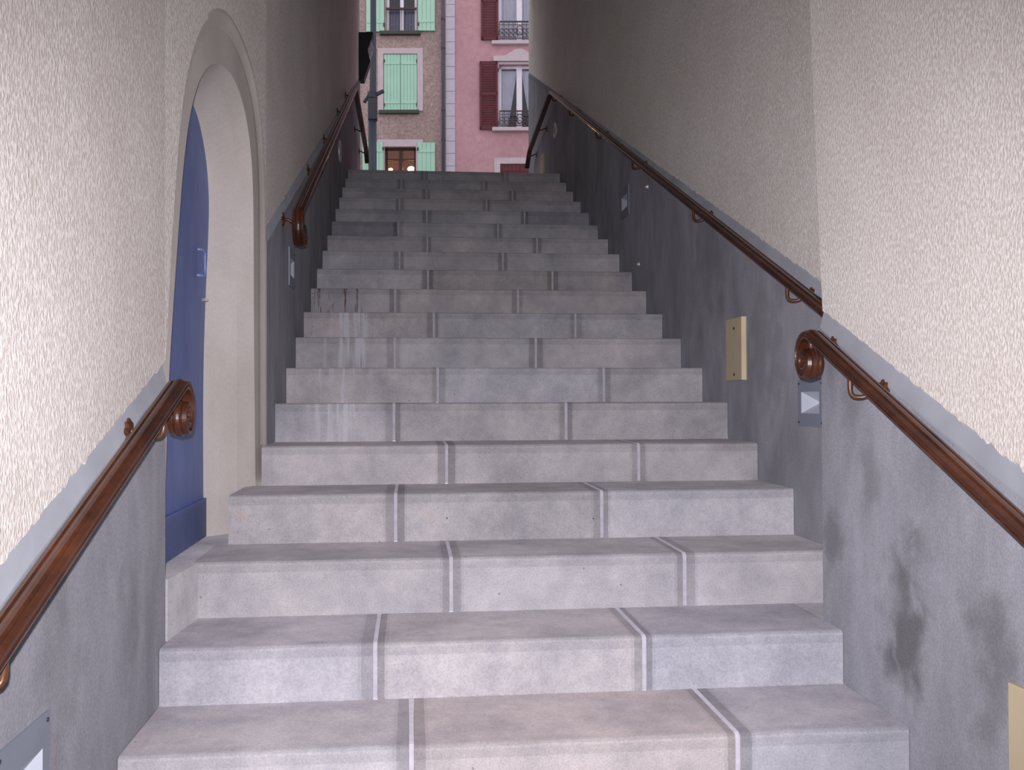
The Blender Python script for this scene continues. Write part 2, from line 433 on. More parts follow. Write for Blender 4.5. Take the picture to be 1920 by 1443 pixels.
# right wall: near section projects into the passage, rear section stands back
def block(name, x0, x1, y0, y1):
    return struct(MB().box(x0, x1, y0, y1, -1.3, TOPZ).build(name, M['render']))
LEAN = lambda z: max(0, z - .27) * .082                          # the corner leans back slightly as it rises
wall_right = struct(MB().prism([(YB, -1.3), (YRC, -1.3), (YRC, .27), (YRC + LEAN(TOPZ), TOPZ), (YB, TOPZ)], 'x', XRF + .018, 2.05).build('wall_right', M['render']))
wall_right_rear = block('wall_right', XR + .018, 2.05, YRC, YRE)
dado('dado_panel', YB, YRC, dz_rf, lambda y: XRF, lambda y: -1.3, wall_right, -1)
co_ = coat('stucco_coat', YB, YRC, dz_rf, lambda y: XRF + .006, -1, wall_right, 11)
for v_ in co_.data.vertices:
    if v_.co.y > YRC - .001: v_.co.y += LEAN(v_.co.z)
dado('dado_panel', YRC, YRE, dz_rear, lambda y: XR, lambda y: -1.0, wall_right_rear, -1)
coat('stucco_coat', YRC, YRE, dz_rear, lambda y: XR + .006, -1, wall_right_rear, 12)

# left wall
A_out = [(3.185, -.562), (3.195, -.22), (3.225, .08), (3.265, .30), (3.315, .55), (3.365, .78), (3.425, .95), (3.49, 1.06), (3.57, 1.15), (3.67, 1.22), (3.79, 1.262), (3.90, 1.275), (4.00, 1.268), (4.09, 1.235), (4.17, 1.18), (4.235, 1.09), (4.277, .98), (4.297, .83), (4.302, .60), (4.305, .36), (4.318, 0.0), (4.330, -.30), (4.34, -.562)]
B_out = [(3.23, -.562), (3.24, -.22), (3.26, .08), (3.28, .30), (3.30, .52), (3.34, .72), (3.39, .86), (3.45, .96), (3.52, 1.04), (3.61, 1.10), (3.71, 1.14), (3.80, 1.155), (3.90, 1.15), (3.99, 1.13), (4.07, 1.09), (4.15, 1.02), (4.20, .95), (4.235, .84), (4.225, .70), (4.16, .40), (4.12, .10), (4.12, -.25), (4.134, -.562)]
def smooth_loop(P, it=1):
    for _ in range(it):
        Q = [P[0]]
        for a, b in zip(P[:-1], P[1:]):
            Q += [(a[0] * .75 + b[0] * .25, a[1] * .75 + b[1] * .25), (a[0] * .25 + b[0] * .75, a[1] * .25 + b[1] * .75)]
        P = Q + [P[-1]]
    return P
A2, B2 = smooth_loop(A_out, 2), smooth_loop(B_out, 2)
XD = -.84
def holed(xf, outer, inner, front, thick, mat, name, parent):
    # flat slab on the plan line xf(y) with an opening: ring between two outlines that share their base line
    poly = outer + inner[::-1]
    mb = MB(); n = len(poly)
    v = [(xf(q[0]) + front, q[0], q[1]) for q in poly] + [(xf(q[0]) + front - thick, q[0], q[1]) for q in poly]
    tris = tessellate_polygon([[Vector((q[0], q[1], 0)) for q in poly]])
    f = [tuple(t) for t in tris] + [tuple(n + i for i in reversed(t)) for t in tris] + [(i, (i + 1) % n, n + (i + 1) % n, n + i) for i in range(n)]
    mb.add(v, f); return mb.build(name, mat, parent)

YJ = 4.46                                                       # rear wall starts here
wall_left = block('wall_left', -1.25, XLF - .018, YB, YLC)
wall_left_rear = block('wall_left', -1.25, XL - .018, YJ, YLE)
# wall around the arch, in the skew plane
zs = -.562
ringo = [(YLC, zs), (YLC, TOPZ), (YJ, TOPZ), (YJ, zs)]
poly = ringo + A2[::-1]
n = len(poly)
tri = tessellate_polygon([[Vector((q[0], q[1], 0)) for q in poly]])
wa_ = MB()
wa_.add([(ap(q[0]) - .014, q[0], q[1]) for q in poly], [tuple(t) for t in tri])
wa_.add([(ap(YLC) - .014, YLC, -1.3), (ap(YJ) - .014, YJ, -1.3), (ap(YJ) - .014, YJ, zs), (ap(YLC) - .014, YLC, zs)], [(0, 1, 2, 3)])
# splayed reveal from the wall face to the door
k = len(A2)
rv = []
for t in (0, .35, .7, 1):
    e = t ** .8
    rv.append([(ap(a[0]) * (1 - t) + XD * t - .014 * (1 - t), a[0] * (1 - e) + b[0] * e, a[1] * (1 - e) + b[1] * e) for a, b in zip(A2, B2)])
V = [p for r in rv for p in r]; f = []
for r in range(3):
    for q in range(k - 1): f.append((r * k + q, r * k + q + 1, (r + 1) * k + q + 1, (r + 1) * k + q))
wa_.add(V, f)
wall_arch = struct(wa_.build('wall_left', M['render']))
MB().box(-1.25, XD - .06, YLC, YJ, -1.3, TOPZ).build('masonry_backing', M['render'], wall_arch)
# closure over the door between reveal and backing
dado('dado_panel', YB, YLC - .012, dz_lf, lambda y: XLF, lambda y: -1.3, wall_left, 1)
coat('stucco_coat', YB, YLC, lambda y: dz_lf(y), lambda y: XLF - .006, 1, wall_left, 13)
dado('dado_panel', YJ + .03, YLE, dz_rearL, lambda y: XL, lambda y: -.35, wall_left_rear, 1)
coat('stucco_coat', YJ + .03, YLE, dz_rearL, lambda y: XL - .006, 1, wall_left_rear, 14)
# stucco in the skew plane stops at a moulded arch line
OUT = [(3.170, .12), (3.205, .36), (3.235, .55), (3.275, .76), (3.325, .95), (3.38, 1.09), (3.46, 1.22), (3.56, 1.33), (3.68, 1.41), (3.80, 1.455), (3.92, 1.47), (4.04, 1.45), (4.14, 1.41), (4.23, 1.36), (4.31, 1.28), (4.37, 1.18), (4.41, 1.05), (4.43, .90), (4.435, .75)]
O2 = smooth_loop(OUT, 2)
poly = [(YLC, .12), (YLC, TOPZ), (YJ + .03, TOPZ), (YJ + .03, .75)]
holed(ap, poly, O2, -.006, .012, M['stucco'], 'stucco_coat', wall_arch)
# rounded moulding along the outer line of the arch surround and down the far jamb
ml = MB(); line = O2 + [(4.437, .4), (4.44, 0.0), (4.443, -.2)]
V = []; pr = [(-.055, 0), (-.035, .004), (-.012, .012), (.0, .018), (.014, .016), (.024, .006), (.028, 0)]
for q, (a, b) in enumerate(line):
    p0 = line[max(q - 1, 0)]; p1 = line[min(q + 1, len(line) - 1)]
    d = Vector((p1[0] - p0[0], p1[1] - p0[1])).normalized(); nrm = Vector((-d.y, d.x))
    fade = min(1, max(.02, (q - 20) / 34))
    for (o, h) in pr: V.append((ap(a) - .012 + h * fade, a + nrm.x * o, b + nrm.y * o))
m = len(pr); f = [(q * m + p, q * m + p + 1, (q + 1) * m + p + 1, (q + 1) * m + p) for q in range(len(line) - 1) for p in range(m - 1)]
ml.add(V, f).build('arch_moulding', M['render'], wall_arch, smooth=True)
# sill of the doorway, level with the third tread
sl = MB(); slp = [(ap(3.17) + .001, 3.17), (ap(3.475) + .001, 3.475), (-.746, 3.486), (-.746, 3.905), (-.702, 3.905), (-.702, 4.27), (-.84, 4.14), (-.90, 4.1), (-.90, 3.18)]
sl.prism(slp, 'z', -.752, -.560)
door_sill = sl.build('door_sill', M['step'], wall_arch)

# door
dm = MB()
inner = [(b[0], b[1]) for b in B2]
poly = inner
dm.prism([(b[0], b[1]) for b in B2], 'x', XD - .05, XD + .0)
door = struct(dm.build('door_1', M['door']), 'narrow arched door painted blue, set deep in the left wall beside the stairs', 'door')
kb = MB(); kb.box(XD, XD + .012, 3.25, 4.125, -.555, -.40); kb.build('kick_board', M['door'], door)
hp = ray(377, 472); hp = hp * (XD / hp.x); hq = ray(377, 520); hq = hq * (XD / hq.x)
hm = MB(); hy = hp.y - .03
hm.tube([(XD, hy - .045, hp.z), (XD + .018, hy - .03, hp.z), (XD + .022, hy, hp.z - .006), (XD + .022, hy, hp.z - .03), (XD + .022, hy, hq.z + .03), (XD + .022, hy, hq.z + .006), (XD + .018, hy - .03, hq.z), (XD, hy - .05, hq.z)], .0055, 8)
hm.build('door_handle', M['handle'], door, smooth=True)['label'] = 'pale blue pull handle'

# floors and ceiling
fl = MB(); fl.box(-1.25, 2.05, YB, Y0 + .3, Z0 - RISE - .1, Z0 - RISE)
struct(fl.build('floor', M['asphalt']))
cl = MB(); cl.box(-1.25, 2.05, YB, YLE, TOPZ, TOPZ + .2)
struct(cl.build('ceiling', M['ceiling']))
bk = MB(); bk.box(-1.25, 2.05, YB - .2, YB, -1.3, TOPZ)
struct(bk.build('sky_blocker_back', M['render']))  # unseen closing slab, added to keep sky light out of the passage
gr = MB(); gr.box(-19, 24, YLE - .21, 30.5, 2.12, 2.346)
struct(gr.build('floor', M['asphalt']), 'street surface between the passage and the houses', 'street')

# ------------------------------------------------------------------ handrails
PROF = [(-.029, .003), (-.0275, .010), (-.016, .0145), (-.0115, .0115), (-.007, .0165), (0, .0175), (.007, .0165), (.0115, .0115), (.016, .0145), (.0275, .010), (.029, .003),
        (.0235, 0), (.0235, -.004), (.027, -.007), (.0255, -.013), (-.0255, -.013), (-.027, -.007), (-.0235, -.004), (-.0235, 0)]
def sweep(path, X, scale=1.0, wig=0):
    # path of (y, z); the profile stands upright to it
    V = []; f = []; m = len(PROF)
    for i, (yy, zz) in enumerate(path):
        a = path[max(i - 1, 0)]; b = path[min(i + 1, len(path) - 1)]
        d = Vector((b[0] - a[0], b[1] - a[1])).normalized(); nn = Vector((-d.y, d.x))
        if SWFLIP: nn = -nn
        s = scale
        for (px, pn) in PROF: V.append((X + px * s, yy + nn.x * pn * s, zz + nn.y * pn * s))
    for i in range(len(path) - 1):
        for p in range(m): f.append((i * m + p, i * m + (p + 1) % m, (i + 1) * m + (p + 1) % m, (i + 1) * m + p))
    f += [tuple(range(m)), tuple((len(path) - 1) * m + p for p in reversed(range(m)))]
    return MB().add(V, f)
def curl(start, ang, sign, radii, total, n=80):
    y, z = start; out = []; a = ang; step = total / n
    for k in range(n):
        t = k / n
        th_ = t * total; tt = max(0, min(1, (th_ - 2.3) / .9)); R = radii[0] + (radii[1] - radii[0]) * tt
        if th_ > 3.4: R -= (radii[1] - .011) * (th_ - 3.4) / (total - 3.4)
        a += sign * step; y += math.cos(a) * R * step; z += math.sin(a) * R * step
        out.append((y, z))
    return out
def lerp_line(a, b, step=.25):
    L = math.hypot(b[0] - a[0], b[1] - a[1]); n = max(1, int(L / step))
    return [(a[0] + (b[0] - a[0]) * k / n, a[1] + (b[1] - a[1]) * k / n) for k in range(n + 1)]
def corner(path, r=.06):                                      # round inner corners of a coarse polyline
    out = [path[0]]
    for a, p, b in zip(path[:-2], path[1:-1], path[2:]):
        da = Vector((a[0] - p[0], a[1] - p[1])); db = Vector((b[0] - p[0], b[1] - p[1]))
        s = Vector(p) + da.normalized() * r; e = Vector(p) + db.normalized() * r; pv = Vector(p)
        for k in range(7):
            t = k / 6; q = s * (1 - t) ** 2 + pv * 2 * t * (1 - t) + e * t * t; out.append((q.x, q.y))
    return out + [path[-1]]
def rosette(c, sgn, r=.032):
    mb = MB(); n = 48; rings = []
    for (d, k) in ((0, 1), (.006, 1), (.010, .82), (.012, .35), (.018, .28), (.018, 0.01)):
        rings.append([(c[0] + sgn * d, c[1] + math.cos(t * 2 * PI / n) * r * k * (1 + (.12 * math.cos(8 * t * 2 * PI / n) if k > .5 else 0)),
                       c[2] + math.sin(t * 2 * PI / n) * r * k * (1 + (.12 * math.cos(8 * t * 2 * PI / n) if k > .5 else 0))) for t in range(n)])
    V = [p for R in rings for p in R]; f = [(i * n + t, i * n + (t + 1) % n, (i + 1) * n + (t + 1) % n, (i + 1) * n + t) for i in range(len(rings) - 1) for t in range(n)]
    f.append(tuple(range(n)))
    return mb.add(V, f)
def bracket(parent, wallx, sgn, railx, yr, zf, slope_dir=1, drop=.052):
    # arm leaves the rosette, runs out under the rail, turns up the slope and up into it
    zr = zf(yr) - drop; yt = yr + slope_dir * .03; zt_ = zf(yt) - .012; lo_z = zr - .018
    pts = [(wallx + sgn * .008, yr, zr), (wallx + sgn * .03, yr, zr), (wallx + sgn * .045, yr + slope_dir * .004, lo_z + .006), (railx - sgn * .02, yr + slope_dir * .014, lo_z),
           (railx - sgn * .004, yr + slope_dir * .024, lo_z + .003), (railx + sgn * .004, yt, lo_z + .016), (railx + sgn * .004, yt, zt_)]
    P = [Vector(p) for p in pts]; sm = []
    for a, b in zip(P[:-1], P[1:]):
        sm += [a * .8 + b * .2, a * .5 + b * .5, a * .2 + b * .8]
    b = MB().tube([P[0]] + sm + [P[-1]], .0075, 10).build('wall_bracket', M['bracket'], parent, smooth=True)
    rosette((wallx, yr, zr), sgn).build('rosette', M['bracket'], b)
    return b
SWFLIP = False
# near left
zLF = lambda y: .041 + (y - 2.946) * .352
railLF = empty('handrail', 'near brown handrail on the left wall, ending in a scroll by the blue door', 'handrail', (-.67, 2.0, zLF(2.0)))
def keep(o, par): o.matrix_parent_inverse = par.matrix_basis.inverted(); return o
st_ = (2.945, zLF(2.945))
pth = lerp_line((.55, zLF(.55)), st_) + curl(st_, math.atan(.352), -1, (.070, .042), 11.2)
SC = 1.0
keep(sweep(pth, -.672, SC).build('rail', M['rail'], railLF, smooth=False, bevel=0), railLF)
for yr in (1.68, 2.735): keep(bracket(railLF, XLF, 1, -.672, yr, zLF), railLF)
# near right
zRF = lambda y: .187 + (y - 3.042) * .443
railRF = empty('handrail', 'near brown handrail on the right wall, its scroll curling past the wall corner', 'handrail', (1.30, 2.0, zRF(2.0)))
st_ = (3.07, zRF(3.07))
pth = lerp_line((.6, zRF(.6)), st_) + curl(st_, math.atan(.443), -1, (.068, .042), 11.2)
keep(sweep(pth, 1.298).build('rail', M['rail'], railRF), railRF)
for yr in (1.45, 2.775): keep(bracket(railRF, XRF, -1, 1.298, yr, zRF), railRF)
keep(bracket(railRF, XRF, -1, 1.298, 3.12, lambda y: zRF(min(y, 3.06)) - .0, -1, .03), railRF)
# rear right
zRR = lambda y: .326 + (y - 3.426) * .4245 if y < 10.26 else 3.227 - (y - 10.26) * .083
railRR = empty('handrail', 'long brown handrail climbing the rear right wall and levelling out at the top landing', 'handrail', (1.475, 3.4, zRR(3.4)))
pth = lerp_line((3.28, zRR(3.28)), (10.26, zRR(10.26)), .3)[:-1]
pth = corner([pth[0], (10.26, zRR(10.26)), (12.15, zRR(12.15)), (12.42, zRR(12.42) - .12)], .09)
keep(sweep(pth, 1.475).build('rail', M['rail'], railRR), railRR)
for yr in (3.71, 4.99, 6.41, 7.68, 8.99, 10.1, 11.2, 12.1): keep(bracket(railRR, XR, -1, 1.475, yr, zRR), railRR)
# rear left, with a scroll at its foot
zLR = lambda y: .916 + (y - 4.947) * .436 if y < 10.065 else 3.147 - (y - 10.065) * .004
railLR = empty('handrail', 'long brown handrail climbing the rear left wall, its lower scroll just past the arched door', 'handrail', (-.555, 5, zLR(5)))
s0 = (5.02, zLR(5.02)); lo = curl(s0, PI + math.atan(.436), 1, (.088, .048), 11.2)
up = corner([s0, (10.065, zLR(10.065)), (12.55, zLR(12.55)), (12.78, zLR(12.78) - .10)], .09)
keep(sweep(lo[::-1] + up, -.556).build('rail', M['rail'], railLR), railLR)
for yr in (5.03, 6.24, 7.37, 8.75, 9.85, 11.4, 12.4): keep(bracket(railLR, XL, 1, -.556, yr, zLR), railLR)

# ------------------------------------------------------------------ recessed step lights
def steplight(label, wallx, sgn, ya, yb, za, zb, oy, oz):
    # plate facing the passage, square mouth narrowing to a pyramid inside
    e = empty('step_light', label, 'wall light', (wallx, (ya + yb) / 2, za), group=None)
    E0 = Vector(e.location)
    x = wallx + sgn * .006
    yc0, yc1, zc0, zc1 = oy[0], oy[1], oz[0], oz[1]
    o = [(x, ya, za), (x, yb, za), (x, yb, zb), (x, ya, zb)]; i_ = [(x, yc0, zc0), (x, yc1, zc0), (x, yc1, zc1), (x, yc0, zc1)]
    bk = [(wallx - sgn * .001, q[1], q[2]) for q in o]
    f = [(k, (k + 1) % 4, 4 + (k + 1) % 4, 4 + k) for k in range(4)] + [(k, 8 + k, 8 + (k + 1) % 4, (k + 1) % 4) for k in range(4)]
    keep(MB().add(o + i_ + bk, f).build('face_plate', M['lampmetal'], e), e)
    cy, cz = (yc0 + yc1) / 2, (zc0 + zc1) / 2
    apx = (x - sgn * .05 * 0 + sgn * .001, cy, cz)
    rim = [(x - sgn * .0, q[1], q[2]) for q in i_]
    # hollow: floor wedge and side wedge meet at the middle of the recess mouth
    apx = (wallx + sgn * .0062, cy, cz); apx = (x - sgn * .045, cy, cz)
    return e, rim, apx

def light_full(label, wallx, sgn, ya, yb, za, zb, ins=.24):
    h = zb - za; w = yb - ya
    oy = (ya + w * ins * .6, yb - w * ins * .6); oz = (za + h * .28, za + h * .74)
    e, rim, apx = steplight(label, wallx, sgn, ya, yb, za, zb, oy, oz)
    r = [Vector(p) for p in rim]; a = Vector(apx)
    keep(MB().add([r[0], r[1], r[2], r[3], a], [(0, 1, 4), (1, 2, 4), (2, 3, 4), (3, 0, 4)]).build('reflector', M['reflector'], e), e)
    for yy in (ya + .012, yb - .012):
        for zz in (za + .016, zb - .016):
            keep(MB().tube([(wallx + sgn * .005, yy, zz), (wallx + sgn * .0085, yy, zz)], .0045, 10).build('screw', M['screw'], e), e)
    return e
light_full('grey square step light low on the near left wall at the photo edge', XLF, 1, 1.885, 2.150, -.90, -.645)
light_full('grey step light on the right wall just under the near handrail scroll', XR, -1, 3.60, 3.845, -.115, .07)
light_full('grey step light on the left wall under the rear handrail scroll', XL, 1, 5.29, 5.52, .60, .805)
light_full('grey step light high on the rear right wall below the middle of the long handrail', XR, -1, 6.93, 7.20, 1.32, 1.53)

# the reflectors sit in pockets: cut shallow holes by recessing the dado behind each light
def pocket(ob, wallx, sgn, y0, y1, z0, z1):
    c = MB(); c.box(wallx - .07, wallx + .07, y0, y1, z0, z1)
    return c
import bmesh
def carve(target, x0, x1, y0, y1, z0, z1):
    c = MB(); c.box(x0, x1, y0, y1, z0, z1); co = c.build('cutter', M['dado'])
    md = target.modifiers.new('hole', 'BOOLEAN'); md.object = co; md.operation = 'DIFFERENCE'; md.solver = 'EXACT'
    bpy.context.view_layer.update()
    dg = bpy.context.evaluated_depsgraph_get(); me = bpy.data.meshes.new_from_object(target.evaluated_get(dg))
    target.modifiers.clear(); target.data = me; bpy.data.objects.remove(co)
dpan = [o for o in bpy.data.objects if o.name.startswith('dado_panel')]
def which(par, near):
    c = [o for o in dpan if o.parent == par]
    return min(c, key=lambda o: min(v.co.y for v in o.data.vertices)) if near else max(c, key=lambda o: min(v.co.y for v in o.data.vertices))
def pocket_for(par, near, X, sgn, ya, yb, za, zb):
    h = zb - za; w = yb - ya
    for t in (which(par, near), par):
        carve(t, X - .056 if sgn > 0 else X - .03, X + .03 if sgn > 0 else X + .056, ya + w * .1, yb - w * .1, za + h * .2, za + h * .8)
pocket_for(wall_left, True, XLF, 1, 1.885, 2.150, -.90, -.645)
pocket_for(wall_right_rear, False, XR, -1, 3.60, 3.845, -.115, .07)
pocket_for(wall_left_rear, False, XL, 1, 5.29, 5.52, .60, .805)
pocket_for(wall_right_rear, False, XR, -1, 6.93, 7.20, 1.32, 1.53)

# ------------------------------------------------------------------ beige cover plates
def cover(label, wallx, ya, yb, za, zb, th=.024):
    e = empty('cover_plate', label, 'cover plate', (wallx, (ya + yb) / 2, za))
    keep(MB().box(wallx - th, wallx + .001, ya, yb, za, zb).build('lid', M['plate'], e, bevel=.003), e)
    for zz in (za + .028, zb - .05):
        keep(MB().tube([(wallx - th - .003, (ya + yb) / 2 - .01, zz), (wallx - th, (ya + yb) / 2 - .01, zz)], .007, 12).build('screw', M['screw'], e), e)
    return e
cover('tall beige cover plate on the rear right wall, left of the near scroll', XR, 4.47, 4.70, .082, .38)
cover('beige cover plate cut by the photo edge low on the near right wall', XRF, 1.88, 2.165, -.96, -.66, .012)
cover('narrow beige cover plate at the top landing on the right wall', XR, 11.38, 11.60, 2.50, 2.86)

# round wall fittings by the top of the stairs
def disc(label, X, sgn, yc, zc, r, name='round_wall_plate'):
    n = 28; V = []; prof = [(0, r), (.012, r), (.016, r * .9), (.010, r * .72), (.008, .001)]
    for d, rr in prof:
        V += [(X + sgn * d, yc + math.cos(t * 2 * PI / n) * rr, zc + math.sin(t * 2 * PI / n) * rr) for t in range(n)]
    f = [(i * n + t, i * n + (t + 1) % n, (i + 1) * n + (t + 1) % n, (i + 1) * n + t) for i in range(len(prof) - 1) for t in range(n)]
    e = empty(name, label, 'wall plate', (X, yc, zc))
    keep(MB().add(V, f).build('rim', M['stud'], e), e)
    keep(MB().sphere((X + sgn * .012, yc, zc), r * .5, sc=(.12, 1, 1)).build('centre_cap', M['screw'], e), e)
disc('round plate with dark centre under the right handrail by the top landing', XR, -1, 10.5, 2.885, .085)
disc('round pale plate on the left wall below the upper handrail', XL, 1, 9.0, 2.235, .10)

def stud(label, X, sgn, px, py, r=.014):
    p = ray(px, py); p = p * (X / p.x)
    e = MB().tube([(X - sgn * .002, p.y, p.z), (X + sgn * .012, p.y, p.z)], [r, r * .8], 12)
    e.sphere((X + sgn * .012, p.y, p.z), r * .6, 10, 6)
    return tag(e.build('wall_stud', M['stud']), label, 'stud')
stud('small pale stud on the right wall just below the long handrail', XR, -1, 1215, 350)
stud('small pale stud low on the rear right wall close to the steps', XR, -1, 1199, 495)
p = ray(389, 561); p = p * (-.80 / p.x)
tag(MB().tube([(p.x - .02, p.y + .02, p.z), (p.x - .004, p.y + .004, p.z), (p.x - .004, p.y + .004, p.z)], [.008, .008, .005], 12).build('door_stop', M['stud']), 'small metal stop on the cream door reveal at mid height', 'door stop')

# ------------------------------------------------------------------ street: lamp post, lantern
def at(px, py, dist):            # point at a distance along the camera's axis
    r = ray(px, py); k = dist / (r.x * math.sin(YAW) + r.y * math.cos(YAW)); return r * k
pb = at(698.5, 400, 16.5); pb.z = 2.346
s = 16.5 / F_PX
post = empty('lamp_post', 'blue-grey lamp post standing in the street beyond the left end of the passage', 'lamp post', pb)
MB().tube([(0, 0, 0), (0, 0, .02), (0, 0, .04)], [.13, .13, .09], 20).build('base_flange', M['post'], post)
zt1 = at(698, 228, 16.5).z - pb.z; zt2 = at(698, 84, 16.5).z - pb.z; zj0 = at(698, 226, 16.5).z - pb.z; zj1 = at(698, 186, 16.5).z - pb.z
MB().tube([(0, 0, .02), (0, 0, zt1)], .070, 18).build('lower_pole', M['post'], post, smooth=True)
MB().tube([(0, 0, zt1), (.004, 0, zt1 + .03), (.015, 0, zt2), (.022, 0, 9.2)], [.070, .062, .050, .042], 18).build('upper_pole', M['post'], post, smooth=True)
MB().box(-.072, .082, -.09, .05, zj0, zj1).build('junction_box', M['darkmetal'], post, bevel=.01)
zc = at(698, 178, 16.5).z - pb.z
cm = MB(); cm.tube([(0, 0, zc - .06), (0, 0, zc + .04)], .085, 18); cm.obox((.06, -.02, zc), (.19, -.05, zc + .06), .05, .05); cm.obox((-.06, -.02, zc - .02), (-.13, -.05, zc - .14), .05, .05)
cm.build('clamp', M['darkmetal'], post)
a_ = at(698, -60, 16.5).z - pb.z
hd = MB(); hd.tube([(0, 0, 9.2), (0, -.1, 9.5), (0, -.6, 9.65)], .035, 12); hd.box(-.14, .14, -1.1, -.5, 9.6, 9.72); hd.build('lamp_head', M['darkmetal'], post)

# tapering lantern hung at the end of the left wall
lc = at(684.5, 66, 12.95); lb = at(684.5, 154, 12.95)
xc, yc = XL + .095, 12.62
def LZ(zx, zy):
    r = ray(640 + zx / 4.243, zy / 4.243); r = r * (yc / r.y); return r.x, r.z
xq, zb0 = LZ(165, 650); zt0 = LZ(165, 285)[1]; xc = XL + .001
lan = empty('lantern', 'dark tapering lantern with a pale diamond facet, hung high at the left wall end', 'lantern', (xc, yc, zb0))
H = zt0 - zb0
def rel(pts): return [(LZ(*q)[0] - xc, LZ(*q)[1] - zb0) for q in pts]
MB().prism(rel([(132, 286), (252, 286), (246, 320), (212, 415), (232, 500), (205, 580), (182, 648), (150, 648), (137, 600)]), 'y', -.09, .09).build('housing', M['darkmetal'], lan)
MB().prism(rel([(130, 278), (256, 278), (254, 290), (130, 290)]), 'y', -.10, .10).build('cap', M['darkmetal'], lan)
def facet(pts, mat, name):
    q = rel(pts); n_ = len(q); c_ = (sum(a[0] for a in q) / n_, sum(a[1] for a in q) / n_)
    V = [(a[0], -.085, a[1]) for a in q] + [(c_[0], -.11, c_[1]), (c_[0], -.04, c_[1])]
    MB().add(V, [(k, (k + 1) % n_, n_) for k in range(n_)] + [((k + 1) % n_, k, n_ + 1) for k in range(n_)]).build(name, mat, lan)
facet([(208, 413), (240, 340), (266, 413)], M['facet'], 'upper_facet')
facet([(208, 418), (266, 418), (236, 490)], M['facetlow'], 'lower_facet')
MB().tube([(-.02, 0, H * .8), (.06, 0, H * .8)], .015).build('wall_arm', M['darkmetal'], lan)

# ------------------------------------------------------------------ houses across the street
DH = 28.0
def FU(px, py):
    r = at(px, py, DH); return r.x * math.cos(YAW) - r.y * math.sin(YAW), r.z
ZS = 2.346
def house(name, label, u0, u1, ztop):
    c = Vector((math.sin(YAW) * DH, math.cos(YAW) * DH, 0)); ax = Vector((math.cos(YAW), -math.sin(YAW), 0))
    return empty(name, label, 'house', (c.x, c.y, ZS), -YAW)
def R_(x0, y0, x1, y1):          # measured rectangle to house coordinates (u0,u1,z0,z1), z above the street
    a = FU(x0, (y0 + y1) / 2)[0]; b = FU(x1, (y0 + y1) / 2)[0]; c = FU((x0 + x1) / 2, y1)[1]; d = FU((x0 + x1) / 2, y0)[1]
    return a, b, c - ZS, d - ZS
def wall_holes(u0, u1, z0, z1, holes, depth, y=0):
    us = sorted({u0, u1} | {h[0] for h in holes} | {h[1] for h in holes}); zs_ = sorted({z0, z1} | {h[2] for h in holes} | {h[3] for h in holes})
    mb = MB()
    for a, b in zip(us[:-1], us[1:]):
        for c, d in zip(zs_[:-1], zs_[1:]):
            m_, n_ = (a + b) / 2, (c + d) / 2
            if any(h[0] < m_ < h[1] and h[2] < n_ < h[3] for h in holes): continue
            mb.add([(a, y, c), (b, y, c), (b, y, d), (a, y, d)], [(0, 1, 2, 3)])
    for h in holes:
        a, b, c, d = h
        mb.add([(a, y, c), (b, y, c), (b, y, d), (a, y, d), (a, y + depth, c), (b, y + depth, c), (b, y + depth, d), (a, y + depth, d)], [(0, 1, 5, 4), (1, 2, 6, 5), (2, 3, 7, 6), (3, 0, 4, 7)])
    mb.add([(u0, y, z0), (u0, y, z1), (u0, y + 6, z1), (u0, y + 6, z0), (u1, y, z0), (u1, y, z1), (u1, y + 6, z1), (u1, y + 6, z0)], [(0, 1, 2, 3), (4, 7, 6, 5), (1, 5, 6, 2), (3, 2, 6, 7)])
    return mb
def planks(mb, u0, u1, z0, z1, y0, y1, n):
    w = (u1 - u0) / n
    for k in range(n): mb.box(u0 + k * w + .004, u0 + (k + 1) * w - .004, y0, y1, z0, z1)
    mb.box(u0, u1, (y0 + y1) / 2, y1, z0, z1)
    return mb
def shutter(par, u0, u1, z0, z1, mat, n=6, hinge='r', name='shutter', y=-.03, style='plank'):
    mb = MB()
    if style == 'plank':
        planks(mb, u0, u1, z0, z1, y - .035, y, n)
        for zz in (z0 + (z1 - z0) * .12, z0 + (z1 - z0) * .82): mb.box(u0 + .01, u1 - .01, y - .05, y - .03, zz, zz + .07)
    else:
        t = .06
        mb.box(u0, u0 + t, y - .04, y, z0, z1); mb.box(u1 - t, u1, y - .04, y, z0, z1)
        for zz in (z0, z0 + (z1 - z0) * .50, z1 - .09): mb.box(u0, u1, y - .04, y, zz, zz + .09)
        nl = 26
        for k in range(nl):
            zz = z0 + .1 + (z1 - z0 - .2) * k / nl
            mb.add([(u0 + t, y - .034, zz), (u1 - t, y - .034, zz), (u1 - t, y - .006, zz + .05), (u0 + t, y - .006, zz + .05), (u0 + t, y - .028, zz - .006), (u1 - t, y - .028, zz - .006), (u1 - t, y - .0, zz + .044), (u0 + t, y - .0, zz + .044)], [(0, 1, 2, 3), (4, 7, 6, 5), (0, 4, 5, 1), (2, 6, 7, 3)])
    s_ = mb.build(name, mat, par)
    for zz in (z0 + (z1 - z0) * .07, z0 + (z1 - z0) * .85):
        uu = u1 if hinge == 'r' else u0
        MB().box(uu - .02, uu + .03, y - .06, y - .035, zz, zz + .09).build('hinge', M['iron'], s_)
    return s_
def surround(par, r, t, y=-.025, bottom=False, mat=None):
    a, b, c, d = r; mb = MB()
    mb.box(a - t, a, y, .0, c - (t if bottom else 0), d + t); mb.box(b, b + t, y, .0, c - (t if bottom else 0), d + t); mb.box(a, b, y, .0, d, d + t)
    if bottom: mb.box(a, b, y, 0, c - t, c)
    return mb.build('window_surround', mat or M['palestone'], par)
